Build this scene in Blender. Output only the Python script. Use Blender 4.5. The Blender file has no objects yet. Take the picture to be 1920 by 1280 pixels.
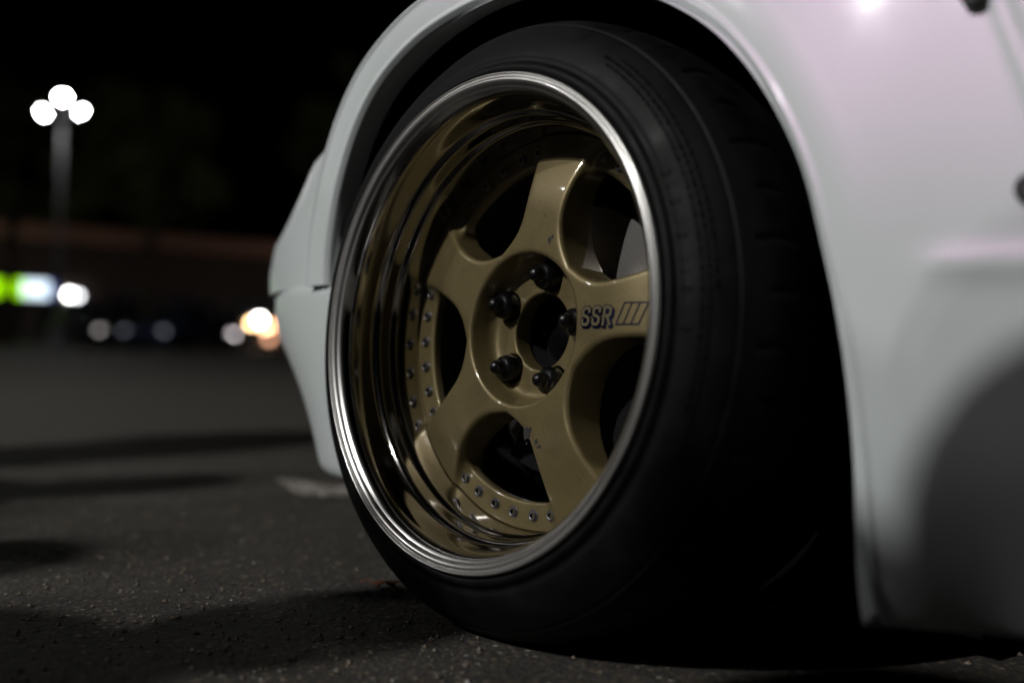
import bpy, bmesh, math, random
import numpy as np
from mathutils import Vector, Matrix

random.seed(7); rng = np.random.default_rng(7)
S = bpy.context.scene
COL = S.collection

# ------------------------------------------------------------------ camera
CAM = np.array([.726, -.596, .274])
FPX = 35/36*1920
_p, _r = math.radians(.46), math.radians(1.2)
_yf = np.array([-.741, .671, 0]); _yf /= np.linalg.norm(_yf)
_r0 = np.array([_yf[1], -_yf[0], 0]); _up = np.array([0, 0, 1.])
CF = _yf*math.cos(_p)+_up*math.sin(_p)
_u = _up*math.cos(_p)-_yf*math.sin(_p)
CR = _r0*math.cos(_r)+_u*math.sin(_r)
CU = _u*math.cos(_r)-_r0*math.sin(_r)
def ray(px, py): return CF+(px-960)/FPX*CR-(py-640)/FPX*CU
def on_z(px, py, z=0.):
    d = ray(px, py); return CAM+d*((z-CAM[2])/d[2])
def at_depth(px, py, D):
    d = ray(px, py); return CAM+d*(D/np.dot(d, CF))
cd = bpy.data.cameras.new('camera'); cam = bpy.data.objects.new('camera', cd); COL.objects.link(cam)
cd.lens = 35; cd.sensor_width = 36; cd.clip_start = .02; cd.clip_end = 600
cam.matrix_world = Matrix(((CR[0], CU[0], -CF[0], CAM[0]), (CR[1], CU[1], -CF[1], CAM[1]), (CR[2], CU[2], -CF[2], CAM[2]), (0, 0, 0, 1)))
cd.dof.use_dof = True; cd.dof.focus_distance = .985; cd.dof.aperture_fstop = 1.6
S.camera = cam

# ------------------------------------------------------------------ night sky and exposure
W = bpy.data.worlds.new('World'); S.world = W; W.use_nodes = True
wn = W.node_tree.nodes; wl = W.node_tree.links
bgn = wn['Background']; bgn.inputs[1].default_value = .0022
sky = wn.new('ShaderNodeTexSky'); sky.sky_type = 'NISHITA'; sky.sun_disc = False
sky.sun_elevation = math.radians(-4); sky.sun_rotation = math.radians(120)
wl.new(sky.outputs[0], bgn.inputs[0])
S.view_settings.view_transform = 'Standard'; S.view_settings.look = 'None'
S.view_settings.exposure = 0; S.view_settings.gamma = 1
S.cycles.use_denoising = True
S.cycles.max_bounces = 8; S.cycles.sample_clamp_indirect = 6
S.cycles.caustics_reflective = True

# lamp radiances (one place to tune the light of the car park)
LAMP = dict(visible=330., behind=14000., side=2600., row=380.)  # row: unseen posts added to brighten the shop

# ------------------------------------------------------------------ helpers
def mat(name, color=(.5, .5, .5), rough=.5, metal=0., **kw):
    m = bpy.data.materials.new(name); m.use_nodes = True
    b = m.node_tree.nodes['Principled BSDF']
    b.inputs['Base Color'].default_value = (*color, 1); b.inputs['Roughness'].default_value = rough; b.inputs['Metallic'].default_value = metal
    for k, v in kw.items():
        b.inputs[k].default_value = (*v, 1) if isinstance(v, tuple) else v
    return m
def nodes(m): return m.node_tree.nodes, m.node_tree.links, m.node_tree.nodes['Principled BSDF']
def tex(m, kind, scale, **kw):
    N, L, b = nodes(m)
    co = next((n for n in N if n.type == 'TEX_COORD'), None) or N.new('ShaderNodeTexCoord')
    t = N.new(kind); t.inputs['Scale'].default_value = scale
    for k, v in kw.items():
        if k in t.inputs: t.inputs[k].default_value = v
        else: setattr(t, k, v)
    L.new(co.outputs['Object'], t.inputs['Vector']); return t
def ramp(m, src, stops):
    N, L, b = nodes(m); r = N.new('ShaderNodeValToRGB'); L.new(src, r.inputs[0])
    e = r.color_ramp.elements
    while len(e) < len(stops): e.new(.5)
    for i, (p, c) in enumerate(stops):
        e[i].position = p; e[i].color = (*c, 1) if isinstance(c, tuple) else (c, c, c, 1)
    return r.outputs[0]
def bump(m, src, strength, dist, prev=None):
    N, L, b = nodes(m); n = N.new('ShaderNodeBump'); n.inputs['Strength'].default_value = strength; n.inputs['Distance'].default_value = dist
    L.new(src, n.inputs['Height'])
    if prev: L.new(prev, n.inputs['Normal'])
    return n.outputs[0]
def mixc(m, fac, a, b_, mode='MIX'):
    N, L, b = nodes(m); n = N.new('ShaderNodeMix'); n.data_type = 'RGBA'; n.blend_type = mode
    for s, v in ((n.inputs[0], fac), (n.inputs[6], a), (n.inputs[7], b_)):
        if isinstance(v, (int, float)): s.default_value = v
        elif isinstance(v, tuple): s.default_value = (*v, 1)
        else: L.new(v, s)
    return n.outputs[2]
def emis(name, color, strength):
    m = mat(name, color, .4); b = nodes(m)[2]
    b.inputs['Emission Color'].default_value = (*color, 1); b.inputs['Emission Strength'].default_value = strength
    return m
def mesh(name, verts, faces, smooth=False):
    me = bpy.data.meshes.new(name); me.from_pydata([tuple(map(float, v)) for v in verts], [], faces); me.update()
    if smooth: me.polygons.foreach_set('use_smooth', [True]*len(me.polygons))
    return me
def obj(name, me, m=None, parent=None, loc=None, rot=None):
    o = bpy.data.objects.new(name, me); COL.objects.link(o)
    if m and me is not None and not me.materials: me.materials.append(m)
    if parent: o.parent = parent
    if loc is not None: o.location = tuple(map(float, loc))
    if rot is not None: o.rotation_euler = rot
    return o
def tag(o, label=None, cat=None, group=None, kind=None):
    for k, v in (('label', label), ('category', cat), ('group', group), ('kind', kind)):
        if v: o[k] = v
    return o
def empty(name, loc=(0, 0, 0), rz=0.):
    o = bpy.data.objects.new(name, None); COL.objects.link(o); o.location = tuple(map(float, loc)); o.rotation_euler = (0, 0, rz); o.empty_display_size = .1
    return o
class MB:
    def __init__(s): s.v = []; s.f = []
    def add(s, v, f):
        k = len(s.v); s.v += [tuple(map(float, p)) for p in v]; s.f += [tuple(i+k for i in q) for q in f]; return s
    def box(s, c, size, rz=0., bev=0.):
        bm = bmesh.new(); bmesh.ops.create_cube(bm, size=1)
        bmesh.ops.scale(bm, vec=size, verts=bm.verts)
        if bev: bmesh.ops.bevel(bm, geom=bm.edges[:], offset=bev, segments=2, affect='EDGES', profile=.5)
        bmesh.ops.rotate(bm, cent=(0, 0, 0), matrix=Matrix.Rotation(rz, 3, 'Z'), verts=bm.verts)
        bm.verts.index_update()
        s.add([(v.co.x+c[0], v.co.y+c[1], v.co.z+c[2]) for v in bm.verts], [[v.index for v in f.verts] for f in bm.faces]); bm.free(); return s
    def tube(s, pts, rad, n=10):
        pts = [Vector(p) for p in pts]; rad = rad if hasattr(rad, '__len__') else [rad]*len(pts)
        V = []; F = []
        for i, p in enumerate(pts):
            d = (pts[min(i+1, len(pts)-1)]-pts[max(i-1, 0)]).normalized()
            a = d.orthogonal().normalized() if i == 0 else (a-d*a.dot(d)).normalized()
            b = d.cross(a)
            V += [p+(a*math.cos(t)+b*math.sin(t))*rad[i] for t in (2*math.pi*k/n for k in range(n))]
        for i in range(len(pts)-1):
            for k in range(n): F.append((i*n+k, i*n+(k+1) % n, (i+1)*n+(k+1) % n, (i+1)*n+k))
        F.append(tuple(range(n))[::-1]); F.append(tuple((len(pts)-1)*n+k for k in range(n)))
        return s.add(V, F)
    def lathe(s, prof, n=24, axis='z', close=False):
        V = []; F = []; m = len(prof)
        for k in range(n):
            t = 2*math.pi*k/n
            for r, h in prof:
                V.append((r*math.cos(t), r*math.sin(t), h) if axis == 'z' else (r*math.cos(t), h, r*math.sin(t)))
        for k in range(n):
            for j in range(m-1):
                q = (k*m+j, k*m+j+1, ((k+1) % n)*m+j+1, ((k+1) % n)*m+j)
                F.append(q if axis != 'z' else q[::-1])
        return s.add(V, F)
    def build(s, name, m, parent=None, smooth=False, **kw): return obj(name, mesh(name, s.v, s.f, smooth), m, parent, **kw)
def chaikin(p, it=2):
    p = np.array(p, float)
    for _ in range(it):
        q = np.empty((2*len(p), p.shape[1])); q[0] = p[0]; q[-1] = p[-1]
        a, b = p[:-1], p[1:]; q[1:-1:2] = .75*a+.25*b; q[2:-1:2] = .25*a+.75*b; p = q
    return p
def sstep(a, b, x): t = np.clip((x-a)/(b-a), 0, 1); return t*t*(3-2*t)

# ------------------------------------------------------------------ materials
def make_asphalt():
    m = mat('asphalt', (.05, .048, .044), .85); N, L, b = nodes(m)
    v = tex(m, 'ShaderNodeTexVoronoi', 170.); v2 = tex(m, 'ShaderNodeTexVoronoi', 420.)
    n = tex(m, 'ShaderNodeTexNoise', 2.2, Detail=6.); n2 = tex(m, 'ShaderNodeTexNoise', 900., Detail=3.); n3 = tex(m, 'ShaderNodeTexNoise', 60., Detail=4.)
    sep = N.new('ShaderNodeSeparateColor'); L.new(v.outputs['Color'], sep.inputs[0])
    stone = ramp(m, sep.outputs[0], [(0, (.016, .014, .011)), (.4, (.042, .035, .026)), (.62, (.073, .053, .030)), (.8, (.052, .046, .040)), (.93, (.13, .085, .042)), (1., (.28, .26, .23))])
    dist = ramp(m, v.outputs['Distance'], [(.25, 0.), (.62, 1.)])
    c = mixc(m, dist, stone, (.022, .021, .019))
    sep2 = N.new('ShaderNodeSeparateColor'); L.new(v2.outputs['Color'], sep2.inputs[0])
    c = mixc(m, ramp(m, sep2.outputs[1], [(.0, 0.), (.93, .0), (.97, .55)]), c, (.16, .145, .12))
    c = mixc(m, ramp(m, n.outputs[0], [(.35, .0), (.75, .45)]), c, (.032, .029, .025))
    n4 = tex(m, 'ShaderNodeTexNoise', 14., Detail=5.); c = mixc(m, ramp(m, n4.outputs[0], [(.45, .0), (.66, .5)]), c, (.020, .018, .015))
    L.new(c, b.inputs['Base Color'])
    h1 = bump(m, v.outputs['Distance'], .5, -.0022); h2 = bump(m, n2.outputs[0], .35, .0012, h1); h3 = bump(m, n3.outputs[0], .5, .006, h2)
    L.new(h3, b.inputs['Normal']); b.inputs['Roughness'].default_value = .72
    return m
def make_paint():
    m = mat('pearl_white_paint', (.64, .68, .665), .35, 0., **{'Coat Weight': .22, 'Coat Roughness': .045, 'Specular IOR Level': .85}); N, L, b = nodes(m)
    b.inputs['Specular Tint'].default_value = (1., .52, .96, 1)
    n = tex(m, 'ShaderNodeTexNoise', 2600., Detail=2.); n2 = tex(m, 'ShaderNodeTexNoise', 7., Detail=4.); n3 = tex(m, 'ShaderNodeTexNoise', 45., Detail=5.)
    L.new(bump(m, n.outputs[0], .28, .0006), b.inputs['Normal'])
    L.new(bump(m, n3.outputs[0], .012, .01), b.inputs['Coat Normal'])
    L.new(mixc(m, ramp(m, n2.outputs[0], [(.4, 0.), (.65, .35)]), (.61, .665, .65), (.63, .65, .68)), b.inputs['Base Color'])
    L.new(ramp(m, n3.outputs[0], [(.35, .13), (.75, .20)]), b.inputs['Coat Roughness'])
    return m
def make_gold():
    m = mat('gold_wheel_paint', (.30, .245, .12), .46, .45, **{'Coat Weight': 1., 'Coat Roughness': .04}); N, L, b = nodes(m)
    n = tex(m, 'ShaderNodeTexNoise', 2200., Detail=2.); n2 = tex(m, 'ShaderNodeTexNoise', 22., Detail=6.); n3 = tex(m, 'ShaderNodeTexNoise', 130., Detail=5.)
    c = mixc(m, ramp(m, n.outputs[0], [(.35, 0.), (.65, 1.)]), (.102, .078, .031), (.195, .152, .066))
    c = mixc(m, ramp(m, n2.outputs[0], [(.48, 0.), (.75, .5)]), c, (.065, .048, .020))
    c = mixc(m, ramp(m, n3.outputs[0], [(.69, 0.), (.72, .7)]), c, (.07, .055, .035))
    L.new(c, b.inputs['Base Color'])
    L.new(bump(m, n.outputs[0], .10, .0004), b.inputs['Normal'])
    L.new(ramp(m, n2.outputs[0], [(.3, .03), (.8, .10)]), b.inputs['Coat Roughness'])
    return m
def make_chrome():
    m = mat('polished_aluminium', (.72, .71, .69), .1, 1.); N, L, b = nodes(m)
    n = tex(m, 'ShaderNodeTexNoise', 18., Detail=7.); n2 = tex(m, 'ShaderNodeTexNoise', 260., Detail=4.)
    d = ramp(m, n.outputs[0], [(.55, 0.), (.85, .35)]); d2 = ramp(m, n2.outputs[0], [(.66, 0.), (.74, .5)])
    c = mixc(m, d, (.74, .73, .71), (.36, .30, .22)); c = mixc(m, d2, c, (.25, .21, .16)); L.new(c, b.inputs['Base Color'])
    L.new(ramp(m, n.outputs[0], [(.3, .06), (.8, .12)]), b.inputs['Roughness'])
    L.new(bump(m, n2.outputs[0], .02, .0003), b.inputs['Normal'])
    co = N.new('ShaderNodeTexCoord'); sx = N.new('ShaderNodeSeparateXYZ'); L.new(co.outputs['Object'], sx.inputs[0])     # the outer flange is satin under a clear lacquer, the barrel a mirror
    mr = N.new('ShaderNodeMapRange'); mr.inputs['From Min'].default_value = .010; mr.inputs['From Max'].default_value = .003; mr.inputs['To Min'].default_value = .075; mr.inputs['To Max'].default_value = .33; L.new(sx.outputs[1], mr.inputs[0])
    m2 = N.new('ShaderNodeMapRange'); m2.inputs['From Min'].default_value = .026; m2.inputs['From Max'].default_value = .008; L.new(sx.outputs[1], m2.inputs[0])
    L.new(mixc(m, m2.outputs[0], mixc(m, 1., c, (.58, .56, .53), 'MULTIPLY'), c), b.inputs['Base Color'])      # the deep barrel is darker in colour
    L.new(mr.outputs[0], b.inputs['Roughness']); L.new(m2.outputs[0], b.inputs['Coat Weight']); b.inputs['Coat Roughness'].default_value = .05; b.inputs['Coat IOR'].default_value = 1.9
    return m
def make_rubber():
    m = mat('tyre_rubber', (.014, .014, .0145), .55, **{'Specular IOR Level': .15}); N, L, b = nodes(m)
    n = tex(m, 'ShaderNodeTexNoise', 30., Detail=8.); n2 = tex(m, 'ShaderNodeTexNoise', 700., Detail=3.)
    L.new(ramp(m, n.outputs[0], [(.35, (.0017, .0017, .0018)), (.6, (.003, .003, .0031)), (.8, (.006, .0058, .0055))]), b.inputs['Base Color'])
    L.new(ramp(m, n.outputs[0], [(.3, .48), (.8, .75)]), b.inputs['Roughness'])
    L.new(bump(m, n2.outputs[0], .25, .0008), b.inputs['Normal'])
    return m
def make_disc():
    m = mat('brake_disc_steel', (.42, .41, .39), .34, .9); N, L, b = nodes(m)
    co = N.new('ShaderNodeTexCoord'); sx = N.new('ShaderNodeSeparateXYZ'); L.new(co.outputs['Object'], sx.inputs[0])
    cmb = N.new('ShaderNodeCombineXYZ'); L.new(sx.outputs[0], cmb.inputs[0]); L.new(sx.outputs[2], cmb.inputs[1])
    ln = N.new('ShaderNodeVectorMath'); ln.operation = 'LENGTH'; L.new(cmb.outputs[0], ln.inputs[0])
    c2 = N.new('ShaderNodeCombineXYZ'); L.new(ln.outputs['Value'], c2.inputs[0])
    n = N.new('ShaderNodeTexNoise'); n.inputs['Scale'].default_value = 900.; n.inputs['Detail'].default_value = 3.; L.new(c2.outputs[0], n.inputs['Vector'])
    L.new(ramp(m, n.outputs[0], [(.3, (.30, .285, .27)), (.7, (.50, .48, .46))]), b.inputs['Base Color'])
    L.new(bump(m, n.outputs[0], .3, .0005), b.inputs['Normal'])
    return m
M = dict(asphalt=make_asphalt(), paint=make_paint(), gold=make_gold(), chrome=make_chrome(), rubber=make_rubber(), disc=make_disc())
M['black'] = mat('black_liner_plastic', (.006, .006, .0065), .85, **{'Specular IOR Level': .1})
M['hubblack'] = mat('hub_black', (.002, .002, .0022), .7, **{'Specular IOR Level': .06})
M['nut'] = mat('black_gloss_steel', (.002, .002, .0024), .35, .0, **{'Coat Weight': .6, 'Specular IOR Level': .25, 'Coat Roughness': .04})
M['bolt'] = mat('dull_bolt_steel', (.22, .22, .235), .35, 1.)
M['socket'] = mat('dark_socket', (.01, .01, .012), .5)
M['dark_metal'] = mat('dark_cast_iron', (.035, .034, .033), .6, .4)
M['navy'] = mat('navy_decal_ink', (.003, .0035, .020), .35, **{'Specular IOR Level': .2})
M['decal_gold'] = mat('bare_gold_letter', (.125, .105, .058), .45, .4)
M['steel'] = mat('galvanised_pole', (.14, .14, .15), .6, .2)
M['housing'] = mat('lamp_housing', (.06, .06, .065), .5)
M['brown'] = mat('brown_fascia', (.34, .17, .11), .8)
M['wall'] = mat('dark_shop_wall', (.05, .035, .028), .9)
M['glassdark'] = mat('dark_glass', (.01, .012, .015), .05, **{'Coat Weight': 1.})

# ------------------------------------------------------------------ ground
g = MB()
gx = [-300, -60, -12, -3, -1.2, -.4, .4, 1.2, 3, 12, 60, 300]
for y in gx:
    for x in gx: g.v.append((x, y, 0))
n_ = len(gx)
g.f = [(j*n_+i, j*n_+i+1, (j+1)*n_+i+1, (j+1)*n_+i) for j in range(n_-1) for i in range(n_-1)]
tag(g.build('ground', M['asphalt']), kind='structure')

# ------------------------------------------------------------------ car
car = empty('sports_car', (0, 0, 0))
tag(car, 'pearl white lowered sports car with deep gold five spoke wheel', 'car')
CAMBER = math.radians(4)
RF = .072
def dface(r):
    t = np.clip((r-.115)/.0835, 0, None); return RF+.026*t*t

# --- gold wheel centre: an implicit solid meshed with surface nets
SPOKE0 = math.radians(9.5)
def smax(a, b, k):
    h = np.maximum(k-np.abs(a-b), 0); return np.maximum(a, b)+h*h/(4*k)
def smin(a, b, k): return -smax(-a, -b, k)
def wheel_sdf(a, b, d):
    r = np.hypot(a, b); th = np.arctan2(a, b)-SPOKE0
    sec = 2*math.pi/5; dl = np.abs((th+sec/2) % sec-sec/2)
    q = r*np.sin(dl)
    hw = .0275+.0065*sstep(.125, .19, r)
    sp = smin(q-hw, r-.083, .040)
    df = dface(r)
    solid = smax(sp, (df-d)*.96, .0055)
    solid = smax(solid, d-.124+.010*sstep(.08, .15, r), .004)
    fl = smax(smax(.1705-r, .0965-d, .004), d-.1085, .003)
    solid = smin(solid, fl, .020)
    pk = smax(r-(.0762-(d-RF)*.22), d-.1015, .010)
    solid = smax(solid, -pk, .0035)
    solid = smax(solid, .0387-r, .0025)
    for k in range(5):      # seats bored for the lug nuts
        t = SPOKE0+k*sec; rr = np.hypot(a-.0555*math.sin(t), b-.0555*math.cos(t))
        solid = smax(solid, -smax(rr-.0152, d-.108, .002), .0015)
    return smax(solid, r-.1988, .001)
def surface_nets(fn, lo, hi, h):
    ax = [np.arange(l, u+h, h) for l, u in zip(lo, hi)]
    G = np.meshgrid(*ax, indexing='ij'); F = fn(*G).astype(np.float32); s = F < 0
    nx, ny, nz = F.shape
    c = [s[i:nx-1+i, j:ny-1+j, k:nz-1+k] for i in (0, 1) for j in (0, 1) for k in (0, 1)]
    cnt = sum(x.astype(np.int8) for x in c); act = (cnt > 0) & (cnt < 8)
    idx = -np.ones(act.shape, np.int64); ijk = np.argwhere(act); idx[act] = np.arange(len(ijk))
    acc = np.zeros((len(ijk), 3)); num = np.zeros(len(ijk))
    I, J, K = ijk.T
    corners = [(i, j, k) for i in (0, 1) for j in (0, 1) for k in (0, 1)]
    for p in corners:
        for dim in range(3):
            if p[dim]: continue
            q = list(p); q[dim] = 1
            f0 = F[I+p[0], J+p[1], K+p[2]]; f1 = F[I+q[0], J+q[1], K+q[2]]
            x = (f0 < 0) != (f1 < 0); t = np.where(x, f0/np.where(x, f0-f1, 1), 0)
            pt = np.array(p, float)+t[:, None]*(np.array(q)-np.array(p)); acc[x] += pt[x]; num[x] += 1
    V = np.array(lo)+(ijk+acc/num[:, None])*h
    Q = []
    for dim in range(3):
        sl0 = [slice(None)]*3; sl1 = [slice(None)]*3; sl0[dim] = slice(0, -1); sl1[dim] = slice(1, None)
        a0 = s[tuple(sl0)]; a1 = s[tuple(sl1)]; e = np.argwhere(a0 != a1); flip = a0[tuple(e.T)]
        o1, o2 = [(1, 2), (2, 0), (0, 1)][dim]
        ok = (e[:, o1] > 0) & (e[:, o2] > 0) & (e[:, o1] < F.shape[o1]-1) & (e[:, o2] < F.shape[o2]-1)
        e = e[ok]; flip = flip[ok]
        def nb(u, w):
            z = e.copy(); z[:, o1] -= u; z[:, o2] -= w; return idx[tuple(z.T)]
        q = np.stack([nb(1, 1), nb(0, 1), nb(0, 0), nb(1, 0)], 1)
        q[~flip] = q[~flip][:, ::-1]; Q.append(q)
    Q = np.concatenate(Q)
    for _ in range(3):      # pull the vertices onto the true surface
        e_ = 2e-4; f = fn(*V.T)
        gr = np.stack([(fn(*(V+np.eye(3)[k]*e_).T)-f)/e_ for k in range(3)], 1)
        st = (f/np.maximum((gr*gr).sum(1), .2))[:, None]*gr
        ln = np.linalg.norm(st, axis=1, keepdims=True); V = V-st*np.minimum(1, .8*h/np.maximum(ln, 1e-9))
    return V, Q
V, Q = surface_nets(wheel_sdf, (-.2022, -.2022, .062), (.2022, .2022, .130), .00165)
me = mesh('wheel', np.stack([V[:, 0], V[:, 2], V[:, 1]], 1), [tuple(q[::-1]) for q in Q.tolist()], True)
wheel = obj('wheel', me, M['gold'], car, (0, 0, .3), (-CAMBER, 0, 0))
wheel['label'] = 'gold five spoke deep dish wheel with polished lip and stretched tyre'

def polar(r, t, d):     # t clockwise from the top, seen from outside
    return (r*math.sin(t), d, r*math.cos(t))
def lathe_y(name, prof, n, m, parent, smooth=True):
    b = MB(); b.lathe([tuple(p) for p in prof], n, 'y'); return b.build(name, m, parent, smooth)
lip = [(.2270, .0120), (.2315, .0085), (.2344, .0050), (.2352, .0022), (.2350, -.0004), (.2340, -.0018), (.2326, -.0014), (.2318, .0012), (.2309, .0016), (.2301, -.0002), (.2290, -.0012), (.2268, -.0010), (.2246, .0008), (.2234, .0030), (.2222, .0036), (.2200, .0052), (.2172, .0092), (.2150, .0150), (.2135, .0230), (.2124, .0330), (.2116, .0395),
       (.2108, .0430), (.2085, .0442), (.2058, .0470), (.2052, .0540), (.2045, .0610), (.2010, .0640), (.1995, .0690), (.1992, .0850), (.1990, .0968), (.1990, .1100)]
rl = lathe_y('rim_lip', chaikin(lip, 3), 288, M['chrome'], wheel)
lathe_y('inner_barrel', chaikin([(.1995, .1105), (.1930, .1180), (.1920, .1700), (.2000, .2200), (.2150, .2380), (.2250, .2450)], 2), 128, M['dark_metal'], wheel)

# --- tyre with shoulder slits
tp = chaikin([(.2240, .0130), (.2315, .0095), (.2352, .0050), (.2378, .0026), (.2410, .0022), (.2440, .0040), (.2458, .0075), (.2490, .0085), (.2530, .0082), (.2600, .0108), (.2680, .0150), (.2750, .0200), (.2810, .0255),
      (.2850, .0295), (.2862, .0322), (.2884, .0328), (.2900, .0352), (.2925, .0400), (.2948, .0450)], 2)
tread = [(.2955, .0470), (.2965, .0510), (.2982, .0560), (.2992, .0610), (.3000, .0660), (.3006, .0710), (.3011, .0760), (.3015, .0810), (.3018, .0860), (.3020, .0900), (.3021, .1000), (.3022, .1300), (.3022, .1600), (.3020, .1880), (.2960, .1890), (.2960, .1950), (.3016, .1960), (.3000, .2150), (.2950, .2350), (.2850, .2450), (.2600, .2530), (.2300, .2500)]
prof = np.vstack([tp, tread]); nprof = len(prof); NS = 44
ths = []; cut = []
for k in range(NS):
    t0 = 2*math.pi*(k+.35)/NS; w = .0034
    for j, dt in enumerate((-w, -w*.55, w*.55, w)):
        ths.append(t0+dt); cut.append((k, j in (1, 2)))
    for j in range(1, 6):
        ths.append(t0+w+j*(2*math.pi/NS-2*w)/6); cut.append((k, False))
tv = []
for t, (k, c) in zip(ths, cut):
    for i, (r, d) in enumerate(prof):
        tt = t+ .10*(d-.07) + (2.2*(d-.075)**2*8 if d > .04 else 0)*(1 if .04 < d < .092 else 0)
        lo, hi = ((.046, .088) if k % 2 else (.058, .083))
        rr = r-(.0055 if c and lo < d < hi else 0)
        x, y, z = rr*math.sin(tt), d, rr*math.cos(tt)
        wz = .3+z*math.cos(CAMBER)-y*math.sin(CAMBER)      # flatten where the tyre meets the ground
        if wz < .0005: z += (.0005-wz)/math.cos(CAMBER)
        tv.append((x, y, z))
nt = len(ths)
tf = [(k*nprof+j, ((k+1) % nt)*nprof+j, ((k+1) % nt)*nprof+j+1, k*nprof+j+1) for k in range(nt) for j in range(nprof-1)]
tyre = obj('tyre', mesh('tyre', tv, tf, True), M['rubber'], wheel)
def side_d(r): return float(np.interp(r, tp[:, 0], tp[:, 1]))
# raised moulded lettering, worn past reading, and the rib lines
lb = MB()
def pad(t0, t1, r0, r1, h, sk=0.):
    ns = max(1, int((t1-t0)/.02)); vs = []; fs = []
    for j in range(ns+1):
        t = t0+(t1-t0)*j/ns
        for r, hh in ((r0, -.0003), (r0+.0003, h), (r1-.0003, h), (r1, -.0003)):
            ts = t+sk*(r-r0); p = polar(r, ts, side_d(r)-hh); vs.append(p)
    for j in range(ns):
        for i in range(3): fs.append((j*4+i, j*4+i+1, (j+1)*4+i+1, (j+1)*4+i))
    fs += [(0, 1, 2, 3), (ns*4+3, ns*4+2, ns*4+1, ns*4)]
    lb.add(vs, fs)
for row, (r0, r1, a0, a1) in enumerate([(.2645, .2668, 34, 104), (.2690, .2715, 32, 112), (.2738, .2760, 36, 84)]):
    t = math.radians(a0)
    while t < math.radians(a1):
        for _ in range(random.randint(2, 7)):
            w = random.uniform(.0040, .0062); pad(t, t+w*.72, r0, r1, .0009); t += w
        t += .0085
for i, (ang, wd, sk) in enumerate([(62, .020, 1.2), (65.5, .008, -3.5), (68, .020, .6), (71.6, .010, 4.), (74.4, .022, .5), (79.0, .009, 2.), (81.5, .009, -2.), (84, .022, 0), (88.5, .008, 3.), (91, .020, .4)]):
    t = math.radians(ang); pad(t, t+wd*.9, .2492, .2508, .0005, sk); pad(t+wd*.2, t+wd*.55, .2508, .2565, .0005, sk+1.5); pad(t+.004, t+wd, .2565, .2581, .0005, sk)
M['letter'] = mat('worn_lettering_rubber', (.0022, .0022, .0022), .9, **{'Specular IOR Level': .1}); ml = lb.build('sidewall_lettering', M['letter'], wheel); ml['kind'] = 'stuff'

# --- lug nuts, flange bolts, hub, brake
nb_ = MB(); nb_.lathe([(.0001, .0725), (.0034, .0730), (.0060, .0752), (.0072, .0785), (.0070, .0815), (.0064, .0835), (.0100, .0850), (.0130, .0880), (.0140, .092), (.0142, .1075)], 20, 'y')
nm = mesh('lug_nut', nb_.v, nb_.f, True); nm.materials.append(M['nut'])
bb = MB(); bb.lathe([(.0001, .0010), (.0026, .0010), (.0027, -.0026), (.0034, -.0029), (.0047, -.0027), (.0050, -.0018), (.0051, -.0008), (.0062, -.0006), (.0063, .0010)], 14, 'y')
bmh = mesh('flange_bolt', bb.v, bb.f, False); bmh.materials.append(M['bolt'])
bmh.materials.append(M['socket'])
for p in bmh.polygons:
    if max((bmh.vertices[i].co.x**2+bmh.vertices[i].co.z**2) for i in p.vertices) < 0.00271**2: p.material_index = 1
for k in range(5):
    t = SPOKE0+k*2*math.pi/5
    x, _, z = polar(.0555, t, 0); obj('lug_nut', nm, None, wheel, (x, 0, z))
    for dl in (14.5, 22.5, 31.5, 40.5, 49.5, 57.5):
        x, _, z = polar(.1838, t+math.radians(dl), 0); obj('flange_bolt', bmh, None, wheel, (x, .0962, z))
hb = MB(); hb.lathe([(.0001, .134), (.014, .134), (.016, .139), (.030, .141), (.0365, .142), (.0385, .125), (.06, .126), (.06, .150)], 40, 'y'); hub = hb.build('wheel_hub', M['hubblack'], wheel, True)
db = MB(); db.lathe([(.062, .160), (.062, .149), (.075, .1485), (.1355, .1485), (.1365, .1495), (.1365, .1705), (.075, .1705), (.062, .160)], 96, 'y'); bd = db.build('brake_disc', M['disc'], wheel)
cb = MB()
for j in range(15):
    t0 = math.radians(95+j*7.5)
    cb.add([polar(r, t0+dt, d) for dt in (0, math.radians(7.4)) for r, d in ((.068, .135), (.145, .132), (.145, .195), (.068, .195))], [(0, 1, 5, 4), (1, 2, 6, 5), (3, 0, 4, 7), (0, 3, 2, 1), (4, 5, 6, 7)])
cb.build('brake_caliper', M['black'], wheel)  # caliper enlarged to cover the lit disc and keep the lower windows dark

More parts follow.
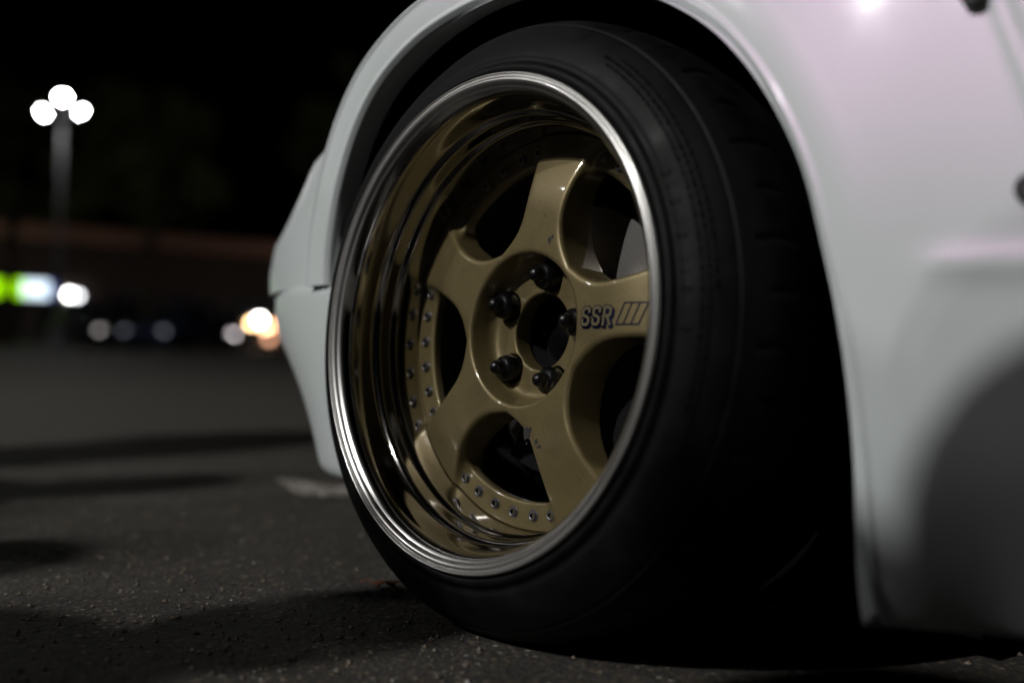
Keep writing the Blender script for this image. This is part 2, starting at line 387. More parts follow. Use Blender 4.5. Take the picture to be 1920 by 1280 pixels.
# --- SSR decal on the right hand spoke
def dec(pts_list, width, off, mtl, name):
    b = MB()
    for pts in pts_list:
        P = [np.array(p, float) for p in pts]; closed = np.allclose(P[0], P[-1])
        n = len(P); L_ = []; R_ = []
        for i in range(n):
            if closed: a, c = P[(i-1) % (n-1)] if i in (0, n-1) else P[i-1], P[1] if i in (0, n-1) else P[i+1]
            else: a, c = P[max(i-1, 0)], P[min(i+1, n-1)]
            d1 = P[i]-a; d2 = c-P[i]
            d1 = d1/np.linalg.norm(d1) if np.linalg.norm(d1) > 1e-9 else d2/np.linalg.norm(d2)
            d2 = d2/np.linalg.norm(d2) if np.linalg.norm(d2) > 1e-9 else d1
            t = d1+d2; t /= np.linalg.norm(t); nn = np.array([-t[1], t[0]]); sc = 1/max(.45, abs(np.dot(nn, np.array([-d1[1], d1[0]]))))
            ext = np.zeros(2)
            if not closed and i == 0: ext = -d2*width/2
            if not closed and i == n-1: ext = d1*width/2
            L_.append(P[i]+nn*sc*width/2+ext); R_.append(P[i]-nn*sc*width/2+ext)
        for i in range(n-1):
            m_ = 3
            for s_ in range(m_):
                q = [L_[i]+(L_[i+1]-L_[i])*s_/m_, L_[i]+(L_[i+1]-L_[i])*(s_+1)/m_, R_[i]+(R_[i+1]-R_[i])*(s_+1)/m_, R_[i]+(R_[i+1]-R_[i])*s_/m_]
                b.add([dmap(p, off) for p in q], [(0, 1, 2, 3)])
    return b.build(name, mtl, wheel)
D0 = np.array([.0835, .0035]); DX = np.array([1., .022]); DY = np.array([.0, 1.])
def dmap(p, off):
    a, b_ = D0+DX*p[0]+DY*p[1]; r = math.hypot(a, b_); return (a, float(dface(np.array(r)))-off, b_)
h_, w_ = .0150, .0085
def shear(pts, x0): return [(x0+x*w_+.10*y*h_, y*h_) for x, y in pts]
Sg = [(.95, .78), (.95, .92), (.80, 1), (.25, 1), (.05, .88), (.05, .66), (.2, .56), (.78, .44), (.95, .34), (.95, .12), (.8, 0), (.22, 0), (.05, .12), (.05, .24)]
Rg1 = [(.05, -.02), (.05, 1), (.72, 1), (.95, .88), (.95, .60), (.75, .48), (.3, .48)]
Rg2 = [(.5, .48), (1.0, -.02)]
LT = [shear(Sg, .0005), shear(Sg, .0135), shear(Rg1, .0268), shear(Rg2, .0268)]
navy = []
for k in range(6):
    o = np.array([.00045, -.00042])*k
    navy += [[(x+o[0], y+o[1]) for x, y in s] for s in LT]
BX, BW, BH, BS = .0428, .0232, .0185, .0078
bars = [[(BX, -.001), (BX+BS, BH), (BX+BW+BS, BH), (BX+BW, -.001), (BX, -.001)]]
for k in (1, 2): bars.append([(BX+BW*k/3, -.001), (BX+BW*k/3+BS, BH)])
dec(navy, .0047, .00030, M['navy'], 'decal_outline')
dec(LT, .0027, .00050, M['decal_gold'], 'decal_letters')
dec(bars, .0015, .00030, M['navy'], 'decal_bars')
# chips knocked out of the paint on the lower spoke
M['chip'] = mat('bare_dark_chip', (.012, .011, .010), .7)
for (a, b_, sx, sz) in [(.0205, -.1030, .0030, .0048), (.0245, -.0985, .0022, .0022), (.0345, -.1095, .0018, .0022), (.0395, -.1135, .0028, .0011), (.0215, -.1115, .0011, .0011), (.0330, .0860, .0022, .0026), (.0365, .0890, .0014, .0016)]:
    n = 9; vs = []
    for k in range(n):
        t = 2*math.pi*k/n; s = random.uniform(.8, 1.8); x = a+sx*s*math.cos(t); z = b_+sz*s*math.sin(t)
        vs.append((x, float(dface(np.array(math.hypot(x, z))))-.00025, z))
    obj('paint_chip', mesh('paint_chip', vs, [tuple(range(n))]), M['chip'], wheel)

# --- front fender: a sheet swept out from the arch edge
AR = [(.371, .0845), (.366, .112), (.364, .157), (.362, .202), (.355, .260), (.344, .317), (.331, .364), (.321, .402), (.308, .434), (.291, .465), (.274, .491), (.256, .514), (.227, .544), (.188, .572), (.140, .599), (.090, .618), (.030, .631), (-.025, .635),
      (-.075, .634), (-.133, .623), (-.170, .612), (-.214, .593), (-.245, .574), (-.268, .553), (-.289, .527), (-.306, .499), (-.326, .455), (-.338, .407), (-.342, .376), (-.342, .349)]
AR = chaikin(AR, 2)
seg = np.r_[0, np.cumsum(np.linalg.norm(np.diff(AR, axis=0), axis=1))]
us = np.linspace(0, seg[-1], 190)
ax_ = np.interp(us, seg, AR[:, 0]); az_ = np.interp(us, seg, AR[:, 1])
def arch_dir(x, z):
    d = np.array([x, (z-.30)]); d /= np.linalg.norm(d)
    if x > 0:
        k = float(sstep(.15, .50, np.array(z))); d = d*k+np.array([1, 0.])*(1-k)
    else:
        k = float(sstep(.349, .47, np.array(z))); d = d*k+np.array([-1., 0])*(1-k)
    return d/np.linalg.norm(d)
ES = np.unique(np.r_[-.001, 0, .0008, np.linspace(.0016, .0144, 17), np.linspace(.018, .034, 5), np.linspace(.036, .050, 12), .055, .060, np.linspace(.066, .2, 24), np.linspace(.21, .62, 24)])
CR0 = CAM+ray(1868, 0)*((.085-CAM[1])/ray(1868, 0)[1]); CR1 = CAM+ray(1925, 140)*((.085-CAM[1])/ray(1925, 140)[1])
CRD = (CR1-CR0)[[0, 2]]; CRD /= np.linalg.norm(CRD); CRN = np.array([-CRD[1], CRD[0]])
def fender_y(x, z, e, ang):
    # ang: 0 rear edge, 90 top, 180 front edge of the arch
    front = float(sstep(60, 125, np.array(ang)))
    lip_r = .0035*math.exp(-max(e, 0)/.0028)                       # rolled edge
    face = .0600-.0035*math.sin(min(max(e, 0), .045)/.045*math.pi*.6)
    face -= .0022*math.exp(-((e-.0060)/.0030)**2)+front*.0030*math.exp(-((e-.0415)/.0032)**2)              # bead behind the edge
    t = max(e-.040, 0); th = math.log1p(math.exp((x-.352)/.030))*.030 if x < .9 else x-.352
    # behind the wheel: flare runs out gently into the sill and door
    yr = .052*(1-math.exp(-th/.12))+.41*max(0, z-.36)**2
    cz = z-.338                                                     # waist crease and the lower crease
    yr += .0050*math.exp(-(cz/.009)**2)*-.8*float(sstep(.045, .085, np.array(th)))
    tuck = .012*math.log1p(math.exp((.196-z)/.012)); dl_ = ((x-CR0[0])*CRN[0]+(z-CR0[2])*CRN[1]); yr -= .0045*math.exp(-(dl_/.006)**2); yr += .42*tuck*float(sstep(.00, .10, np.array(th)))
    # ahead of the wheel: steps back from the flare, then rounds towards the nose
    A = float(np.interp(z, [.34, .38, .42, .46, .52, .56, .62], [1.0, .97, 1.05, 1.5, 2.4, 7., 12.]))
    yf = .022*float(sstep(.0, .014, np.array(t)))+A*t*t*1.0
    return face+lip_r+yr*(1-front)+yf*front
Vf = []; ne = len(ES)
YB = []
for i in range(len(us)):
    x0, z0 = ax_[i], az_[i]; d = arch_dir(x0, z0); ang = math.degrees(math.atan2(z0-.30, x0))
    if ang < -100: ang += 360
    for e in [None, None]+list(ES):
        if e is None:
            Vf.append(None); continue
        x, z = x0+d[0]*max(e, 0), z0+d[1]*max(e, 0)
        y = fender_y(x, z, e, ang) if e >= 0 else fender_y(x, z, 0, ang)+.004
        if y > .85: y = .85
        Vf.append((x, y, z))
    k = i*(ne+2)
    Vf[k] = (x0-d[0]*.004, .088, z0-d[1]*.004); Vf[k+1] = (x0-d[0]*.002, .070, z0-d[1]*.002)
st = ne+2
Ff = [(i*st+j, i*st+j+1, (i+1)*st+j+1, (i+1)*st+j) for i in range(len(us)-1) for j in range(st-1)]
# folded hem along the sill so that the panel has a bottom
hem = []
for j in range(st):
    x, y, z = Vf[j]; hem.append((x, y, z))
k0 = len(Vf)
for dx, dz, dy in ((0, -.004, .004), (0, -.006, .012), (0, -.004, .10)):
    for (x, y, z) in hem: Vf.append((x, y+dy, z+dz))
for r_ in range(3):
    for j in range(st-1):
        a0 = j if r_ == 0 else k0+(r_-1)*st+j; b0 = k0+r_*st+j
        Ff.append((a0, b0, b0+1, a0+1))
fender = obj('front_fender', mesh('front_fender', Vf, Ff, True), M['paint'], car)
# small round fixing on the panel
for (px, py, rad) in [(1822, -10, .0075), (1930, 352, .0095)]:
    d = ray(px, py); P = CAM+d*((.085-CAM[1])/d[1])
    fb = MB(); fb.lathe([(.0001, .000), (rad*.6, -.0012), (rad, -.001), (rad*1.15, .004)], 18, 'y'); fb.build('fender_screw', M['dark_metal'], car, True, loc=P)

# --- front bumper
bz = np.r_[.3482, .3472, .3450, .3410, .3365, np.linspace(.330, .130, 22), .122, .115, .110, .107, .106]
bx = np.r_[-.335, -.338, np.linspace(-.345, -.62, 34), np.linspace(-.65, -1.25, 20)]
Vb = []
for z in bz:
    for x in bx:
        t = -.335-x
        A = 1.0+ 1.7*float(sstep(.32, .10, np.array(z)))
        lipr = .006*math.exp(-max(.3482-z, 0)/.0035)
        y = .066+ max(0, .30-z)**1.5*.30+A*t*t+lipr+ (.02 if z < .1065 else 0)+ .012*math.exp(-max(z-.106, 0)/.004)
        Vb.append((x, min(y, .85), z))
nbx = len(bx)
Fb = [(j*nbx+i, (j+1)*nbx+i, (j+1)*nbx+i+1, j*nbx+i+1) for j in range(len(bz)-1) for i in range(nbx-1)]
bumper = obj('front_bumper', mesh('front_bumper', Vb, Fb, True), M['paint'], car)
bumper.modifiers.new('thickness', 'SOLIDIFY').thickness = .004
bkt = MB(); bkt.box((-.352, .10, .338), (.05, .05, .012), bev=.002); bkt.box((-.347, .088, .318), (.02, .02, .045), bev=.002); bkt.build('bumper_bracket', M['black'], car)

# the far half of the nose, mirrored across the car's centre line
for src in (fender, bumper):
    o = obj(src.name.split('.')[0], src.data, None, car, (0, 1.7, 0)); o.scale = (1, -1, 1)
# --- wheel arch liner, floor with added light blockers, door, bonnet and cabin (mostly out of the picture)
lv = []; lf = []
NA = len(us)
for i in range(NA):
    d = arch_dir(ax_[i], az_[i])
    for k_, y in ((.004, .089), (.02, .10), (.03, .20), (.03, .48)): lv.append((ax_[i]+d[0]*k_, y, az_[i]+d[1]*k_))
for i in range(NA-1):
    for j in range(3): lf.append((i*4+j, (i+1)*4+j, (i+1)*4+j+1, i*4+j+1))
c0 = len(lv); lv.append((0, .48, .3))
for i in range(NA-1): lf.append((i*4+3, (i+1)*4+3, c0))
obj('arch_liner', mesh('arch_liner', lv, lf, True), M['black'], car)
fl = MB(); fl.box((1.3, .90, .11), (1.80, 1.52, .04)); fl.box((-.50, 1.05, .16), (.25, 1.0, .02)); fl.box((0, .92, .26), (.72, .88, .39)); fl.box((-.57, .90, .085), (.28, .80, .06)); fl.box((0, .385, .058), (.70, .13, .07)); fl.build('floor_pan_and_light_blocks', M['hubblack'], car)  # small front boxes added to stop lamp light under the car
y_end = Vf[st-1][1]
dv = []; zs_ = [.0785, .0845, .20, .40, .462, .60, .80, .83]
for z in zs_:
    for x in (.992, 1.5, 2.05): dv.append((x, .118+max(0, .205-z)**2*1.7-.0+(.02 if z > .81 else 0), z))
obj('door', mesh('door', dv, [(j*3+i, j*3+i+1, j*3+i+4, j*3+i+3) for j in range(len(zs_)-1) for i in range(2)], True), M['paint'], car)
rq = MB(); rq.box((2.75, .86, .46), (1.36, 1.50, .70), bev=.08); rq.build('rear_quarter', M['paint'], car)
hd = MB(); hd.box((.38, .95, .84), (1.20, 1.40, .05), bev=.02); hd.build('bonnet', M['paint'], car)
cbn = MB(); cbn.add([(.85, .20, .84), (2.9, .20, .84), (2.9, 1.56, .84), (.85, 1.56, .84), (1.45, .36, 1.22), (2.35, .36, 1.22), (2.35, 1.40, 1.22), (1.45, 1.40, 1.22)], [(0, 1, 5, 4), (1, 2, 6, 5), (2, 3, 7, 6), (3, 0, 4, 7)]); cbn.build('window_glass', M['glassdark'], car)
rf = MB(); rf.box((1.9, .88, 1.235), (.96, 1.10, .03), bev=.012); rf.build('roof', M['paint'], car)

# ------------------------------------------------------------------ car park lamps
def lamp_post(x, y, h, strength, label, aim, heads, color=(1., .985, .965), spread=.75, size=1., tilt=.6):
    root = empty('lamp_post', (x, y, 0))
    tag(root, label, 'lamp post', 'lamp posts of the car park')
    b = MB(); b.tube([(0, 0, 0), (0, 0, h*.5), (0, 0, h)], [.085, .065, .045], 14); b.build('pole', M['steel'], root, True)
    b = MB(); b.lathe([(.0001, .5), (.20, .5), (.22, .46), (.22, 0)], 20); b.build('base', M['steel'], root)
    az = math.atan2(aim[1]-y, aim[0]-x)
    em = emis('lamp_glow', color, strength)
    for a, dz, *tl in heads:
        ti = tl[0] if tl else tilt; a = az+math.radians(a)
        dx, dy = math.cos(a)*spread, math.sin(a)*spread
        arm = MB(); arm.tube([(0, 0, h-.05), (dx*.55, dy*.55, h+.08+dz*.7), (dx*.8, dy*.8, h+.06+dz)], .028, 8); arm.build('arm', M['steel'], root)
        hm = MB(); hm.lathe([(.0001, .12*size), (.10*size, .115*size), (.19*size, .07*size), (.205*size, 0), (.20*size, -.02*size), (.175*size, -.018*size)], 20)
        ho = hm.build('lamp_head', M['housing'], root, True)
        lens = MB(); lens.lathe([(.0001, -.075*size), (.09*size, -.060*size), (.17*size, -.012*size)], 20); le = lens.build('lens', em, ho, True)
        ho.location = (dx, dy, h+.05+dz)
        v = Vector((aim[0]-x-dx, aim[1]-y-dy, aim[2]-h)).normalized() if len(heads) < 3 or tl else Vector((dx, dy, 0)).normalized(); dn = Vector((0, 0, -1)); t = (dn*(1-ti)+v*ti).normalized()
        ho.rotation_mode = 'QUATERNION'; ho.rotation_quaternion = (-t).to_track_quat('Z', 'Y')
    return root
pv = at_depth(106, 655, 27.)
lamp_post(pv[0], pv[1], 6.45, LAMP['visible'], 'tall grey lamp post with three lit white heads beyond the car park', (0., 0., 0.), [(180, .46, .45), (97, .05), (-83, -.12)], spread=.46, tilt=.5, size=.6)
lamp_post(-1.2, -10.4, 8.2, LAMP['behind'], 'grey lamp post with two lit heads across the lane from the white car', (0, 0, .3), [(0, 0), (180, 0)], tilt=.6, spread=.34, size=.5)
lamp_post(-8.8, -8.8, 7.4, LAMP['side'], 'grey lamp post with one lit head off the front corner of the white car', (0, 0, .3), [(0, 0)], tilt=.6, size=.5)

for px, D, lab in ((-330, 38., 'unseen lamp post added by the shop front to light its roof edge'), (760, 50., 'unseen lamp post added behind the white car to light the shop')):
    q = at_depth(px, 655, D); lamp_post(q[0], q[1], 6.45, LAMP['row'], lab, at_depth(px+150, 655, D+14.), [(-50, 0, .62), (50, 0, .62)], spread=.6)  # extra posts out of sight, added to brighten the roof fascia

# ------------------------------------------------------------------ painted line, leaf and grit on the asphalt
M['line'] = mat('worn_white_line', (.55, .52, .47), .8)
ln = tex(M['line'], 'ShaderNodeTexNoise', 60., Detail=6.); N_, L_, b_ = nodes(M['line'])
L_.new(ramp(M['line'], ln.outputs[0], [(.42, (.05, .045, .04)), (.60, (.36, .33, .29))]), b_.inputs['Base Color'])
pl = [on_z(*p, .004) for p in [(515, 896), (560, 899), (600, 909), (660, 913), (660, 930), (610, 930), (560, 927)]]
m_ = MB(); m_.add(pl, [tuple(range(len(pl)))]); tag(m_.build('painted_line', M['line']), kind='structure')
M['leaf'] = mat('dry_leaf', (.19, .062, .018), .75)
lc = on_z(725, 1100, .003); lf_ = MB(); vs = [(0, 0, .007)]
for k in range(14):
    t = 2*math.pi*k/14; r = .016*(1 if k % 2 else .62)*(1.25 if k in (1, 7) else 1); vs.append((r*math.cos(t), r*.7*math.sin(t), .004+.003*math.sin(3*t)))
lf_.add(vs, [(0, 1+k, 1+(k+1) % 14) for k in range(14)]); lf_.tube([(-.015, 0, .004), (-.026, .003, .006), (-.034, .002, .003)], .0007, 5)
tag(lf_.build('fallen_leaf', M['leaf'], loc=lc, rot=(0, 0, .6)), 'small dry orange leaf lying on the asphalt beside the tyre', 'leaf')
gr = MB()
M['grit'] = mat('loose_grit', (.2, .18, .15), .7)
gn = tex(M['grit'], 'ShaderNodeTexWhiteNoise', 1.) if False else tex(M['grit'], 'ShaderNodeTexNoise', 55., Detail=1.); N_, L_, b_ = nodes(M['grit'])
L_.new(ramp(M['grit'], gn.outputs[0], [(.3, (.04, .037, .034)), (.5, (.09, .075, .058)), (.62, (.14, .10, .06)), (.75, (.34, .33, .32))]), b_.inputs['Base Color'])
octa = [(1, 0, 0), (0, 1, 0), (-1, 0, 0), (0, -1, 0), (0, 0, .8), (0, 0, -.5)]
of = [(0, 1, 4), (1, 2, 4), (2, 3, 4), (3, 0, 4), (1, 0, 5), (2, 1, 5), (3, 2, 5), (0, 3, 5)]
for _ in range(2800):
    if random.random() < .6: P = on_z(random.uniform(-40, 900), random.uniform(930, 1300))
    else: P = np.array([random.uniform(-2.6, .9), random.uniform(-1.3, 1.2), 0])
    s_ = random.choice((.0008, .001, .0012, .0012, .0015, .0018, .0024, .0034)); a = random.random()*6.3
    gr.add([(P[0]+s_*(x*math.cos(a)-y*math.sin(a))*random.uniform(.7, 1.4), P[1]+s_*(x*math.sin(a)+y*math.cos(a))*random.uniform(.7, 1.2), s_*.3+s_*z) for x, y, z in octa], of)
tag(gr.build('loose_grit', M['grit']), 'fine loose stone grit scattered over the asphalt', 'grit', kind='stuff')

# ------------------------------------------------------------------ parked cars far across the lot
def parked_car(loc, rz, color, label, lit=None, scale=1.):
    root = empty('parked_car', loc, rz); root.scale = (scale,)*3
    tag(root, label, 'car', 'cars parked across the lot')
    pm = mat('car_paint', color, .35, .3, **{'Coat Weight': 1., 'Coat Roughness': .05})
    def loft(name, st, m, parent, sq=.35):
        b = MB(); n = 16; V = []; F = []
        for x, z0, z1, hw in st:
            for k in range(n):
                t = 2*math.pi*k/n; c, s = math.cos(t), math.sin(t)
                V.append((x, hw*math.copysign(abs(c)**sq, c), (z0+z1)/2+(z1-z0)/2*math.copysign(abs(s)**sq, s)))
        for i in range(len(st)-1):
            for k in range(n): F.append((i*n+k, i*n+(k+1) % n, (i+1)*n+(k+1) % n, (i+1)*n+k))
        F += [tuple(range(n))[::-1], tuple((len(st)-1)*n+k for k in range(n))]
        b.add(V, F); return b.build(name, m, parent, True)
    loft('body', [(2.2, .35, .62, .62), (2.12, .24, .72, .78), (1.7, .2, .80, .86), (.9, .2, .90, .88), (-1.2, .2, .94, .88), (-1.9, .22, .92, .86), (-2.2, .3, .86, .74), (-2.25, .4, .7, .66)], pm, root)
    loft('cabin', [(1.0, .86, .92, .72), (.35, .86, 1.33, .66), (-.1, .86, 1.40, .66), (-.9, .86, 1.38, .66), (-1.75, .86, .98, .68)], M['glassdark'], root)
    loft('roof', [(.36, 1.335, 1.36, .58), (-.1, 1.38, 1.42, .60), (-.85, 1.37, 1.41, .60), (-1.1, 1.28, 1.32, .58)], pm, root)
    for x in (1.35, -1.4):
        for s in (-1, 1):
            w = MB(); w.lathe([(.19, -.11), (.29, -.11), (.32, -.08), (.32, .08), (.29, .11), (.19, .11)], 24, 'y'); wo = w.build('wheel', M['rubber'], root, True, loc=(x, s*.80, .32))
            r_ = MB(); r_.lathe([(.0001, s*.09), (.06, s*.085), (.12, s*.07), (.185, s*.10), (.195, s*.10)], 20, 'y'); r_.build('rim', M['bolt'], wo)
    for s in (-1, 1):
        h = MB(); h.box((2.13, s*.62, .60), (.10, .26, .13), bev=.03)
        h.build('headlight', lit if (lit and True) else M['chromeb'], root)
        t = MB(); t.box((-2.22, s*.58, .74), (.06, .26, .12), bev=.02); t.build('tail_light', M['tail'], root)
    g_ = MB(); g_.box((2.2, 0, .44), (.05, .7, .14), bev=.01); g_.build('grille', M['black'], root)
    return root
M['chromeb'] = mat('headlight_reflector', (.8, .8, .8), .08, 1.); M['tail'] = mat('red_lens', (.25, .01, .01), .2)
lit_w = emis('headlight_on', (1., .90, .92), 7.); glint_d = emis('headlight_glint_glow', (1., .93, .9), 1.3); glint_b = emis('headlight_glint_cool', (.8, .85, 1.), .4)  # the two dim ones glow in place of reflections in unlit headlights
def park(px, D, turn, color, label, lit=None):
    P = at_depth(px, 655, D); az = math.atan2(CAM[1]-P[1], CAM[0]-P[0])+turn
    return parked_car((P[0], P[1], 0), az, color, label, lit)
park(178, 33, .35, (.03, .03, .035), 'dark car parked under the green sign with a faint glow standing for headlight reflections', glint_d)
park(262, 38, .15, (.02, .02, .022), 'black car parked between the dark car and the blue car')
park(335, 33, -.5, (.03, .04, .09), 'dark blue car parked across the lot with a cool glow standing for headlight reflections', glint_b)
park(402, 38, .0, (.10, .10, .11), 'grey car with bright headlights on parked by the orange lights', lit_w)

# ------------------------------------------------------------------ shop building, sign and lamps
A_ = at_depth(-420, 650, 47.); B_ = at_depth(720, 650, 66.)
A_[2] = B_[2] = 0; dv_ = (B_-A_); LB = np.linalg.norm(dv_); ang_b = math.atan2(dv_[1], dv_[0])
nrm = np.array([math.sin(ang_b), -math.cos(ang_b)])
if np.dot(nrm, (CAM-A_)[:2]) < 0: nrm = -nrm
bld = empty('shop_building', A_, ang_b); sgn = 1 if np.dot(nrm, [-math.sin(ang_b), math.cos(ang_b)]) > 0 else -1
tag(bld, 'long low shop building with brown roof edge across the lot', 'building')
b = MB(); b.box((LB/2, -sgn*5, 2.85), (LB, 10, 5.7)); b.build('wall', M['wall'], bld)
b = MB(); b.box((LB/2, -sgn*4.6, 6.0), (LB+1.2, 12.4, .75), bev=.05); b.build('roof_fascia', M['brown'], bld)
for k in range(9):
    x = 2.+k*(LB-4)/8
    b = MB(); b.box((x, sgn*.05, 1.55), (2.6, .10, 2.3)); w = b.build('window', M['glassdark'], bld)
    f_ = MB()
    for dx in (-1.32, 0, 1.32): f_.box((x+dx, sgn*.11, 1.55), (.07, .08, 2.42))
    for z in (.36, 2.72): f_.box((x, sgn*.115, z), (2.72, .07, .07))
    f_.build('frame', M['housing'], w)
def on_wall(px, py, out=.3):
    d = ray(px, py); n3 = np.array([nrm[0], nrm[1], 0]); P0 = A_+n3*out
    return CAM+d*(np.dot(P0-CAM, n3)/np.dot(d, n3))
def loc_b(P): 
    q = P-A_; return (q[0]*math.cos(ang_b)+q[1]*math.sin(ang_b), -q[0]*math.sin(ang_b)+q[1]*math.cos(ang_b), P[2])
sg = [on_wall(p, 541, .45) for p in (-150, 44, 92, 108)]
sign = empty('illuminated_sign', (sg[0][0], sg[0][1], 0), ang_b)
tag(sign, 'long illuminated sign band in green, white and blue on the shop', 'sign')
ex = [0]+[np.linalg.norm((q-sg[0])[:2]) for q in sg[1:]]
zs = sg[1][2]
b = MB(); b.box((ex[3]/2, -sgn*.10, zs), (ex[3]+.1, .16, 1.05), bev=.02); b.build('sign_case', M['housing'], sign)
for i, (nm_, c, st_) in enumerate([('green_panel', (.42, 1., .0), 1.7), ('white_panel', (.75, .9, 1.), 2.2), ('blue_panel', (.04, .10, .6), .5)]):
    b = MB(); b.box(((ex[i]+ex[i+1])/2, 0, zs), (ex[i+1]-ex[i]-.03, .06, .80), bev=.01); b.build(nm_, emis('sign_'+nm_, c, st_), sign)
def wall_lamp(px, py, color, st_, rad, label, out=.35):
    P = on_wall(px, py, out)
    r = empty('wall_lamp', P, ang_b); tag(r, label, 'lamp', 'lamps along the shop front')
    b = MB(); b.lathe([(.0001, rad), (rad*.6, rad*.8), (rad, 0), (rad*.6, -rad*.8), (.0001, -rad)], 16); b.build('globe', emis('lamp_globe', color, st_), r, True)
    b = MB(); b.tube([(0, -sgn*out*.98, rad*1.6), (0, -sgn*out*.4, rad*2.), (0, 0, rad*1.4), (0, 0, rad*.9)], .03, 8); b.build('bracket', M['housing'], r)
    b = MB(); b.lathe([(.0001, rad*1.3), (rad*.5, rad*1.2), (rad*.85, rad*.75)], 14); b.build('cap', M['housing'], r)
wall_lamp(130, 552, (1., .98, .95), 30., .16, 'bright white wall lamp right of the green and white sign')
wall_lamp(146, 554, (.95, .97, 1.), 12., .14, 'second white wall lamp close beside the first by the sign')
wall_lamp(487, 599, (1., .95, .88), 40., .20, 'bright white lamp amid the orange lamps by the shop end')
wall_lamp(472, 606, (1., .62, .30), 22., .18, 'orange wall lamp on the sign side of the bright white lamp')
wall_lamp(497, 613, (1., .55, .28), 16., .18, 'orange wall lamp below the bright white lamp')
wall_lamp(507, 610, (1., .5, .25), 12., .18, 'orange wall lamp nearest to the bumper of the white car')
wall_lamp(505, 634, (1., .5, .3), 4., .22, 'faint lowest orange wall lamp by the shop end')

# ------------------------------------------------------------------ trees behind the shop
M['bark'] = mat('bark', (.06, .045, .03), .9); M['foliage'] = mat('foliage', (.09, .11, .028), .6)
def tree(px, D, h, cr, label):
    P = at_depth(px, 650, D); r = empty('tree', (P[0], P[1], 0)); tag(r, label, 'tree', 'trees along the lot')
    t = MB(); t.tube([(0, 0, 0), (.1, .05, h*.3), (-.05, .1, h*.6), (0, 0, h*.85)], [.28, .2, .14, .04], 10)
    for k in range(7):
        a = k*2.4; z = h*(.35+.06*k); t.tube([(0, 0, z), (math.cos(a)*cr*.4, math.sin(a)*cr*.4, z+h*.10), (math.cos(a)*cr*.75, math.sin(a)*cr*.75, z+h*.16)], [.10, .06, .02], 6)
    t.build('trunk', M['bark'], r, True)
    V = []; F = []
    for c in range(26):
        a = random.random()*6.28; q = random.random()**.5*cr*.8; cz = h*random.uniform(.45, .95); q *= 1-.5*max(0, cz/h-.7)/.3
        cx, cy = q*math.cos(a), q*math.sin(a); s = random.uniform(.5, 1.1)
        for _ in range(170):
            p = rng.normal(size=3); p = p/np.linalg.norm(p)*s*random.random()**.4; u = rng.normal(size=3); u /= np.linalg.norm(u); w = np.cross(u, rng.normal(size=3)); w /= np.linalg.norm(w)
            c0 = np.array([cx, cy, cz])+p; k = len(V); V += [c0-u*.09, c0+w*.045, c0+u*.09, c0-w*.045]; F.append((k, k+1, k+2, k+3))
    cr_ = obj('crown', mesh('crown', V, F), M['foliage'], r); return r
tree(270, 36, 9.5, 3.6, 'leafy tree standing right of the lit lamp post')
tree(10, 38, 10.5, 3.8, 'leafy tree standing left of the lit lamp post')
tree(650, 40, 12., 4.2, 'tall leafy tree rising behind the fender of the white car')

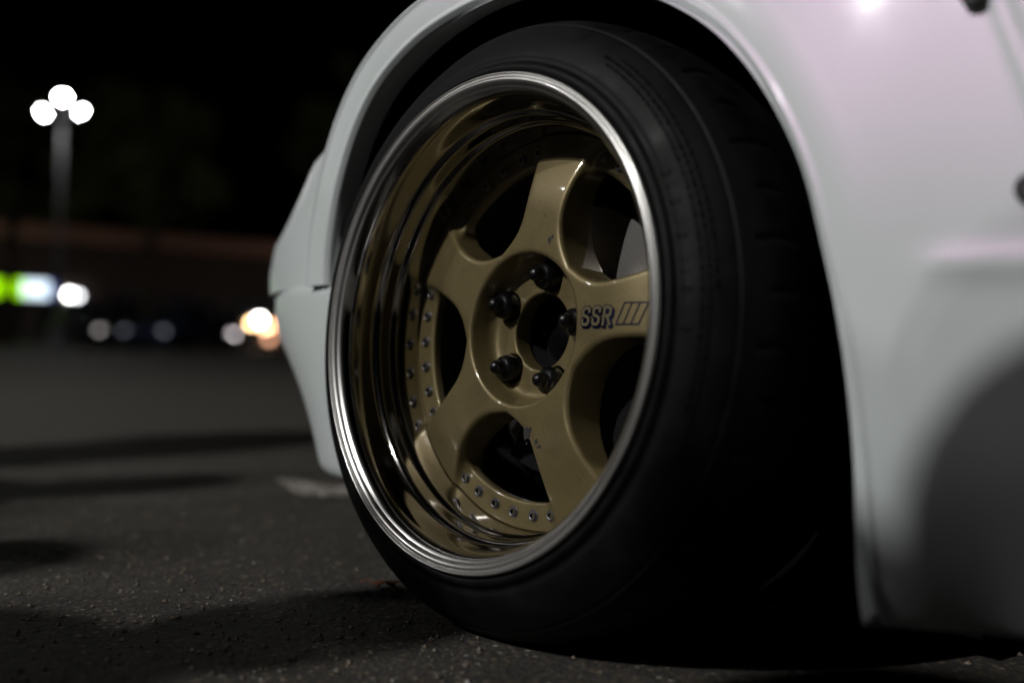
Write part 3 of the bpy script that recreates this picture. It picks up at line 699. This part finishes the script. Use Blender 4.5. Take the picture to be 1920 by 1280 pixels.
# ------------------------------------------------------------------ onlookers standing behind the camera; their shadows fall on the scene
def person(x, y, face, h, jacket, label, lean=0.):
    k = h/1.75
    P = {'pelvis': (0, 0, .95), 'waist': (0, .0, 1.10), 'chest': (0, .0, 1.30), 'collar': (0, -.01, 1.44), 'neck': (0, 0, 1.50), 'jaw': (0, .02, 1.57), 'head': (0, .01, 1.65), 'crown': (0, 0, 1.70), 'nose': (0, .105, 1.615)}
    R = {'pelvis': (.15, .12), 'waist': (.19, .125), 'chest': (.195, .13), 'collar': (.11, .09), 'neck': (.06, .06), 'jaw': (.07, .078), 'head': (.082, .098), 'crown': (.06, .07), 'nose': (.012, .012)}
    E = [('pelvis', 'waist'), ('waist', 'chest'), ('chest', 'collar'), ('collar', 'neck'), ('neck', 'jaw'), ('jaw', 'head'), ('head', 'crown')]
    for s, n in ((-1, 'l'), (1, 'r')):
        P.update({'sh'+n: (s*.19, -.01, 1.40), 'el'+n: (s*.245, -.05, 1.13), 'wr'+n: (s*.20, .07, .96), 'ha'+n: (s*.165, .11, .93),
                  'hip'+n: (s*.095, 0, .88), 'kn'+n: (s*.115, .02, .49), 'an'+n: (s*.12, -.02, .09), 'to'+n: (s*.14, .15, .035), 'he'+n: (s*.12, -.05, .04)})
        R.update({'sh'+n: (.07, .07), 'el'+n: (.052, .052), 'wr'+n: (.042, .042), 'ha'+n: (.04, .04), 'hip'+n: (.095, .10), 'kn'+n: (.068, .068), 'an'+n: (.048, .05), 'to'+n: (.04, .032), 'he'+n: (.04, .035)})
        E += [('collar', 'sh'+n), ('sh'+n, 'el'+n), ('el'+n, 'wr'+n), ('wr'+n, 'ha'+n), ('pelvis', 'hip'+n), ('hip'+n, 'kn'+n), ('kn'+n, 'an'+n), ('an'+n, 'to'+n), ('an'+n, 'he'+n)]
    E.append(('jaw', 'nose')); names = list(P)
    me = bpy.data.meshes.new('person'); me.from_pydata([tuple(c*k for c in P[n]) for n in names], [(names.index(a), names.index(b)) for a, b in E], [])
    m = mat('clothes', jacket, .85); N, L, b = nodes(m); co = N.new('ShaderNodeTexCoord'); sp = N.new('ShaderNodeSeparateXYZ'); L.new(co.outputs['Object'], sp.inputs[0])
    mr = N.new('ShaderNodeMapRange'); mr.inputs['From Max'].default_value = 1.8*k; L.new(sp.outputs[2], mr.inputs[0])
    c = ramp(m, mr.outputs[0], [(0, (.02, .02, .02)), (.055, (.025, .028, .04)), (.515, jacket), (.83, (.45, .28, .20))])
    c.node.color_ramp.interpolation = 'CONSTANT'; L.new(c, b.inputs['Base Color'])
    o = obj('person', me, m, None, (x, y, 0), (0, 0, face)); tag(o, label, 'person', 'onlookers standing round the car')
    md = o.modifiers.new('skin', 'SKIN'); md.use_smooth_shade = True
    for i, n in enumerate(names): me.skin_vertices[0].data[i].radius = tuple(r*k for r in R[n])
    me.skin_vertices[0].data[0].use_root = True
    sb = o.modifiers.new('sub', 'SUBSURF'); sb.levels = sb.render_levels = 2
    hb = MB(); hb.lathe([(.0001, .115), (.05, .108), (.085, .075), (.10, .02), (.096, -.03), (.088, -.06)], 18)
    ha = hb.build('hair', mat('hair', (.015, .012, .010), .6), o, True, loc=(0, -.012*k, 1.655*k)); return o
def watch(x, y, h, jacket, label, turn=0.):
    return person(x, y, math.atan2(-y, -x)-math.pi/2+turn, h, jacket, label)
person(.415, -1.34, 0., 1.67, (.02, .02, .022), 'person in black jacket with hands in pockets beside the fender')
watch(.04, -1.95, 1.74, (.03, .035, .05), 'person in navy jacket standing facing the gold wheel')
watch(-.31, -1.86, 1.57, (.10, .09, .075), 'shorter person in beige jacket standing next to the navy jacket')
watch(-.74, -2.22, 1.70, (.06, .06, .06), 'person in grey jacket standing between the navy and green jackets', -.2)
watch(-1.17, -1.86, 1.72, (.03, .05, .03), 'person in green jacket standing off the front bumper')
watch(-1.74, -1.15, 1.86, (.08, .03, .025), 'person in dark red jacket standing ahead of the front bumper', .3)
